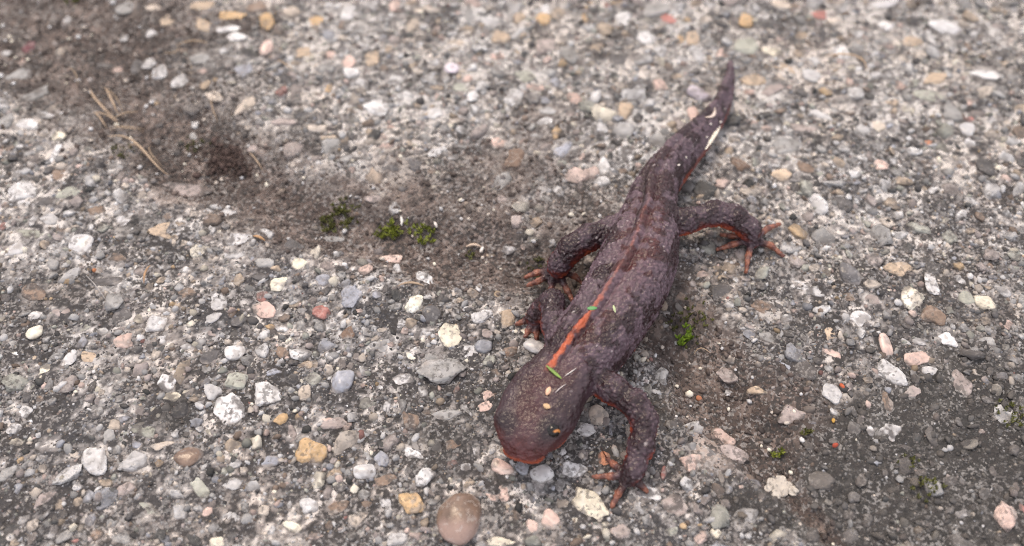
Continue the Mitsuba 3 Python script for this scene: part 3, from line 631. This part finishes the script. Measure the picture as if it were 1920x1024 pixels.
# ------------------------------------------------------------------ small loose things
surf = trimesh.Trimesh(nv2, nf, process=False)
skin_tree = cKDTree(nv2)
def on_newt(px, py):
    """the point of the newt's skin seen at this pixel"""
    d = FWD * FPX + np.array([1.0, 0, 0]) * (px - 960) + UPV * (512 - py)
    d /= np.linalg.norm(d)
    r = nv2 - CAM
    t = r @ d
    off = np.linalg.norm(r - t[:, None] * d, axis=1)
    j = np.nonzero(off < .35 * MM)[0]
    if len(j) == 0: j = np.array([off.argmin()])
    return nv2[j[t[j].argmin()]]
def strip(points, width, thick, taper=True):
    """a bent blade of real thickness through the points"""
    P = np.asarray(points, float)
    cu = np.concatenate([[0], np.cumsum(np.linalg.norm(np.diff(P, axis=0), axis=1))])
    n = 14
    q = np.linspace(0, cu[-1], n)
    C = (CubicSpline(cu, P)(q) if len(P) > 2 else np.column_stack([np.interp(q, cu, P[:, k]) for k in range(3)]))
    tg = np.gradient(C, axis=0); tg /= np.linalg.norm(tg, axis=1, keepdims=True)
    sd_ = np.cross(tg, [0, 0, 1.0]); sd_ /= np.linalg.norm(sd_, axis=1, keepdims=True) + 1e-12
    up = np.cross(sd_, tg)
    w = np.ones(n) if not taper else np.clip(np.sin(np.linspace(.25, 2.95, n)) * 1.1, .15, 1)
    ang = np.arange(8) * math.pi / 4
    V = C[:, None] + (np.cos(ang)[None, :, None] * sd_[:, None] * width / 2 + np.sin(ang)[None, :, None] * up[:, None] * thick / 2) * w[:, None, None]
    f = []
    for a in range(n - 1):
        for b in range(8):
            f.append([a * 8 + b, a * 8 + (b + 1) % 8, a * 8 + 8 + (b + 1) % 8, a * 8 + 8 + b])
    V = np.vstack([V.reshape(-1, 3), C[:1], C[-1:]])
    f = np.vstack([np.array(f)[:, [0, 1, 2]], np.array(f)[:, [0, 2, 3]], [[n * 8, (b + 1) % 8, b] for b in range(8)], [[n * 8 + 1, (n - 1) * 8 + b, (n - 1) * 8 + (b + 1) % 8] for b in range(8)]])
    return V, f
def put(name, mesh, colour, label, cat, group=None, mat='mat_leaf', var=.35):
    key, k = name, 0
    while key in scene or key in labels:
        k += 1; key = f'{name}_{k:03d}'
    v = mesh[0]
    c = np.tile(colour, (len(v), 1)) * (1 + var * (nz(v, .8, 77, 2)[:, None] - .5) * 2)
    add(key, mesh, c, mat)
    tag(key, label, cat, group)
    return key
def skin_strip(pix, width, thick, lift=.12):
    return strip([on_newt(x, y) + [0, 0, lift * MM] for x, y in pix], width * MM, thick * MM)
GREEN = lin(122, 158, 70)
put('grass_blade', skin_strip([(1020, 684), (1049, 709)], .42, .16, .25), lin(112, 138, 66), 'green grass clipping lying across the back of the newt\'s head', 'grass blade')
put('grass_blade', skin_strip([(1097, 577), (1124, 578)], .58, .14, .25), lin(84, 138, 84), 'short bright green grass clipping on the orange stripe of the newt\'s back', 'grass blade')
put('grass_blade', skin_strip([(1149, 568), (1155, 583)], .32, .12), lin(170, 180, 140), 'tiny pale green grass shred on the newt\'s back, right of the stripe', 'grass blade')
put('plant_hair', skin_strip([(1062, 704), (1078, 688)], .12, .08), lin(214, 208, 204), 'thin white plant hair on the newt\'s neck beside the green clipping', 'plant hair')
put('plant_hair', skin_strip([(1041, 733), (1052, 722), (1064, 717)], .10, .08), lin(196, 188, 186), 'thin curved pale plant hair on top of the newt\'s head', 'plant hair')
put('seed', skin_strip([(1024, 737), (1030, 722)], .62, .4), lin(222, 178, 150), 'oblong beige seed on top of the newt\'s head', 'seed')
put('seed', skin_strip([(1020, 756), (1034, 761)], .68, .4), lin(214, 180, 140), 'small pointed cream seed on the newt\'s head, nearer the snout', 'seed')
put('straw_piece', skin_strip([(1326, 282), (1338, 262), (1355, 236)], .65, .22, .05), lin(218, 210, 196), 'pale straw stuck along the side of the newt\'s tail', 'straw')
put('straw_piece', skin_strip([(1326, 219), (1340, 213), (1344, 203)], .5, .2), lin(196, 180, 170), 'small pale shred on the upper side of the newt\'s tail', 'straw')
for k, (x, y) in enumerate([(1290, 296), (1328, 254), (1276, 310), (1355, 230), (1336, 235)]):
    c = on_newt(x, y)
    v, f, _ = grains(c[None], np.array([.22 * MM]), np.ones((1, 3)), 1, .8, 300 + k, .12)
    put('sand_grain', (v, f), lin(212, 204, 198), ['pale sand grain low on the wide base of the newt\'s tail', 'pale sand grain in the middle of the newt\'s tail side', 'pale sand grain nearest the newt\'s hips on the tail', 'pale sand grain nearest the tail tip', 'pale sand grain beside the straw on the newt\'s tail'][k], 'sand grain', 'sand grains on the newt\'s tail', 'mat_grit')
def ground_strip(pix, width, thick, lift=.3, taper=True):
    pts = []
    for k, w in enumerate(pix):
        g = ground_at(w[0], w[1]); l = w[2] if len(w) > 2 else lift
        pts.append(g + [0, 0, l * MM])
    return strip(pts, width * MM, thick * MM, taper)
STRAW = lin(158, 138, 117)
for pix, wd, colr, name, label, cat in [
    ([(172, 175, .8), (190, 205, 1.4), (222, 233, .7)], .75, STRAW, 'straw_piece', 'leftmost straw of the broken tangle at the upper left', 'straw'),
    ([(200, 172, .8), (214, 200, 1.8), (226, 226, 1.0)], .7, STRAW, 'straw_piece', 'straw crossing the top of the tangle at the upper left', 'straw'),
    ([(212, 231, .6), (235, 222, 1.0), (262, 215, .5)], .55, STRAW * .8, 'straw_piece', 'short straw at the foot of the tangle at the upper left', 'straw'),
    ([(176, 215, .5), (196, 222, 1.0), (224, 237, .5)], .6, STRAW * .9, 'straw_piece', 'low straw under the left side of the tangle at the upper left', 'straw'),
    ([(205, 262, .6), (240, 268, 1.2), (275, 295, 1.2), (318, 333, .5)], .75, STRAW, 'dry_stem', 'long curved tan stem below the straw tangle', 'dry stem'),
    ([(208, 250, .6), (240, 246, 1.0), (270, 252, .5)], .45, STRAW * .75, 'dry_stem', 'thin brown stem just above the long curved stem', 'dry stem'),
    ([(332, 92, .7), (360, 86, 1.0), (392, 88, .7)], .6, STRAW * .9, 'dry_stem', 'slender tan stem near the top edge, left of the light pebbles', 'dry stem'),
    ([(468, 290, .5), (480, 305, .9), (494, 325, .5)], .5, STRAW, 'dry_stem', 'short tan stem right of the dark soil clod', 'dry stem'),
    ([(520, 118, .6), (535, 128, 1.0), (552, 138, .6)], .6, STRAW * .9, 'dry_stem', 'brown stem below the peach pebble near the top', 'dry stem'),
    ([(1545, 112, .7), (1585, 114, 1.3), (1612, 122, 1.2), (1622, 138, .5)], .75, STRAW * 1.1, 'dry_stem', 'curved tan stem among the stones at the upper right', 'dry stem'),
    ([(747, 540, .5), (770, 536, .7), (796, 541, .5)], .7, STRAW, 'dry_stem', 'flat tan stem lying left of the white patch in mid picture', 'dry stem'),
    ([(272, 536, .5), (276, 518, .9), (284, 502, .5)], .6, lin(160, 128, 98), 'dry_stem', 'bent orange brown stem in the left middle', 'dry stem'),
    ([(476, 446, .4), (486, 449, .6), (498, 455, .4)], .8, lin(168, 132, 96), 'dry_stem', 'short ochre husk right of the large white stone', 'dry stem'),
    ([(1408, 776, .4), (1432, 788, .6), (1458, 798, .4)], .28, lin(70, 56, 52), 'twig', 'thin dark twig lying in the bare soil right of the newt', 'twig'),
    ([(1300, 670, .5), (1308, 662, .8), (1330, 668, .5)], .35, STRAW, 'straw_piece', 'short straw on the soil below the green moss by the newt', 'straw'),
    ([(163, 520, .4), (185, 545, .7), (202, 569, .4)], .3, lin(150, 146, 144), 'twig', 'thin grey twig across the stones at the left', 'twig'),
    ([(874, 466, .4), (888, 464, .6), (902, 466, .4)], .8, lin(196, 176, 158), 'seed_husk', 'beige split seed husk on the soil above the light pebbles', 'seed husk'),
    ([(752, 410, .4), (754, 418, .5), (753, 428, .4)], .75, lin(224, 220, 214), 'seed', 'long white seed standing by the green moss', 'seed'),
    ([(814, 420, .4), (817, 425, .5), (819, 431, .4)], .85, lin(214, 206, 200), 'seed', 'rounded white seed right of the moss tufts', 'seed'),
    ([(900, 477, .4), (904, 472, .6), (906, 466, .4)], .9, lin(224, 218, 210), 'seed', 'plump white seed touching the beige husk', 'seed')]:
    put(name, ground_strip(pix, wd * .5, wd * .35), colr, label, cat)
fr = np.random.default_rng(31)
FIB = ['upper left', 'soil band', 'groove']
for k, (x, y, L, a) in enumerate([(210, 190, 60, 1.0), (240, 240, 55, .3), (188, 235, 40, .7), (300, 300, 60, .9), (255, 285, 45, .2), (330, 100, 45, .1), (140, 150, 50, .8), (400, 215, 50, 1.2)]):
    q = [(x + t * L * math.cos(a) + 8 * fr.normal(), y + t * L * math.sin(a) + 5 * fr.normal(), h) for t, h in ((-.5, .4), (0, 1.1), (.5, .4))]
    put('plant_fibre', ground_strip(q, .26, .16), STRAW * fr.uniform(.55, .95), ['fine pale fibre crossing the straw tangle at the upper left', 'fine fibre just below the straw tangle', 'fine fibre at the left foot of the straw tangle', 'fine fibre beside the lower end of the long curved stem',
        'fine brown fibre under the middle of the long curved stem', 'fine fibre beside the slender stem near the top edge', 'fine fibre in the dark soil above the straw tangle', 'fine fibre on the soil above the dark clod'][k], 'plant fibre')
# bright beads (seeds) on the right
for x, y, r, cc, label in [(1578, 726, .34, (178, 92, 62), 'uppermost orange red bead right of the newt'), (1565, 837, .34, (160, 74, 56), 'deep red bead on the dark crust at the lower right'),
                           (1562, 790, .24, (190, 150, 78), 'tiny yellow bead between the two red ones'), (1400, 506, .01, (0, 0, 0), None), (1310, 749, .32, (168, 112, 84), 'small rusty grain on the pale ridge beside the newt'),
                           (178, 509, .3, (168, 112, 78), 'small orange grain in the left middle')]:
    if label is None: continue
    g = ground_at(x, y)
    v, f, _ = grains((g + [0, 0, r * .8 * MM])[None], np.array([r * MM]), np.ones((1, 3)), 1, 1.1, int(x), .06)
    put('bead', (v, f), lin(*cc), label, 'bead', None, 'mat_eye' if r > .41 else 'mat_grit', .15)
# moss
def moss(px, py, rad, nleaf, leaf, colr, label, seed, group=None):
    r = np.random.default_rng(seed)
    g = ground_at(px, py)
    V, F, C, o = [], [], [], 0
    for k in range(int(nleaf * 1.8)):
        a, q = r.uniform(0, 6.283), rad * (1.35 * math.sqrt(r.random()) if r.random() < .8 else r.uniform(1, 2.2))
        base = g + np.array([q * math.cos(a), q * math.sin(a) * 1.0, 0]) * MM
        base[2] = height(base[None, :2], False)[0] + .1 * MM
        nl = 6
        shoot = r.uniform(.3, 1.0) * leaf
        tint = colr * r.uniform(.55, 1.35)
        for m in range(nl):
            b = m * 2.4 + r.uniform(0, .6)
            el = r.uniform(.35, 1.2)
            d = np.array([math.cos(b) * math.cos(el), math.sin(b) * math.cos(el), math.sin(el)])
            s = np.array([-math.sin(b), math.cos(b), 0])
            u_ = np.cross(s, d)
            b0 = base + np.array([0, 0, shoot * m / nl * .8]) * MM
            L, W = leaf * r.uniform(.35, .75) * MM, leaf * .15 * MM
            pts = [b0, b0 + d * L * .45 + s * W - u_ * .06 * L, b0 + d * L - u_ * .25 * L, b0 + d * L * .45 - s * W - u_ * .06 * L, b0 + d * L * .5 + u_ * .02 * L - u_ * .1 * L]
            V += pts
            F += [[o, o + 1, o + 4], [o + 1, o + 2, o + 4], [o + 2, o + 3, o + 4], [o + 3, o, o + 4]]
            C += [tint * .6, tint, tint * 1.25, tint, tint]
            o += 5
    key, k = 'moss_tuft', 0
    while key in scene:
        k += 1; key = f'moss_tuft_{k:03d}'
    add(key, (np.array(V), np.array(F)), np.array(C), 'mat_leaf', False)
    tag(key, label, 'moss', group)
MG, MD = lin(112, 120, 48), lin(84, 86, 44)
moss(632, 418, 1.6, 34, 1.0, MD * 1.1, 'olive green moss tuft left of the two bright tufts', 1)
moss(735, 436, 1.0, 13, 1.15, MG, 'bright green moss tuft in mid picture, left one of a pair', 2)
moss(712, 440, .7, 7, .9, MG * .8, 'small green moss tuft at the left foot of the bright pair', 12)
moss(800, 447, .9, 10, 1.1, MG, 'bright green moss tuft in mid picture, right one of a pair', 3)
moss(778, 436, .6, 6, .9, MG, 'small bright moss tuft between the pair in mid picture', 13)
moss(1281, 638, .6, 7, 1.3, lin(112, 136, 46), 'vivid green moss tuft in the soil right of the newt\'s flank', 4)
moss(1290, 604, 1.5, 20, .8, MD * .9, 'dull olive moss above the vivid tuft beside the newt', 5)
moss(1455, 853, .4, 4, 1.0, MG, 'tiny green moss shoot left of the red bead', 6)
moss(1515, 812, .5, 5, .8, MD, 'tiny olive moss cushion in the soil of the groove', 16)
moss(1735, 915, .9, 10, .9, MD * 1.1, 'green moss tuft on the dark crust at the lower right', 7)
moss(1890, 775, 1.2, 12, .8, MD, 'dull moss patch at the right edge', 8)
moss(1700, 865, .6, 6, .7, MD, 'sparse olive moss left of the right edge patch', 9)
moss(880, 480, .5, 6, .7, MD * 1.1, 'tiny moss shoots below the beige seed husk', 10)
moss(230, 285, 1.3, 12, .7, MD * .8, 'dark moss under the long curved stem at the upper left', 11)
moss(365, 275, 1.1, 10, .7, MD * .8, 'dark moss left of the brown soil clod', 14)
moss(136, 2, .9, 8, .9, MG * .8, 'green moss shoot at the top edge on the left', 15)
moss(1005, 505, 1.2, 14, .7, MD * .8, 'olive moss beside the newt\'s raised hind foot', 17)
# soil clod
g = ground_at(437, 290)
r = np.random.default_rng(5)
m_ = 800
pc = g + np.column_stack([r.normal(0, 1.7, m_) * (1 + .6 * r.random(m_)), r.normal(0, 2.1, m_), np.abs(r.normal(.05, .22, m_))]) * MM
v, f, c = grains(pc, np.clip(r.pareto(2.5, m_) * .12 + .13, .1, .5) * MM, lin(72, 58, 54) * r.uniform(.6, 1.2, (m_, 1)), 0, .9, 9, .4)
add('soil_clod', (v, f), c, 'mat_grit')
tag('soil_clod', 'crumbly dark red brown soil clod in the upper left', 'soil clod')
# pale lichen rosette on the dark crust
g = ground_at(1461, 916)
V, F, C, o = [], [], [], 0
for (dx, dy, rr) in [(-14, -7, 12), (2, -12, 11), (4, 3, 14), (24, 6, 10), (-6, 12, 10), (16, -2, 10), (-22, 2, 7), (30, 4, 7), (0, 0, 12)]:
    gl = ground_at(1461 + dx, 916 + dy)
    q = BASES[1] * (1 + r.uniform(-.16, .16, (len(BASES[1]), 1)))
    s = rr * pxsize(gl)
    q = q * np.array([s, s * 1.15, .13 * MM]) + gl + [0, 0, .30 * MM]
    V.append(q); F.append(FACES[1] + o); o += len(q); C.append(np.tile(lin(186, 178, 168), (len(q), 1)) * r.uniform(.85, 1.1, (len(q), 1)))
add('lichen', (np.vstack(V), np.vstack(F)), np.vstack(C), 'mat_stone')
tag('lichen', 'cream lobed lichen rosette on the dark crust at the lower right', 'lichen')
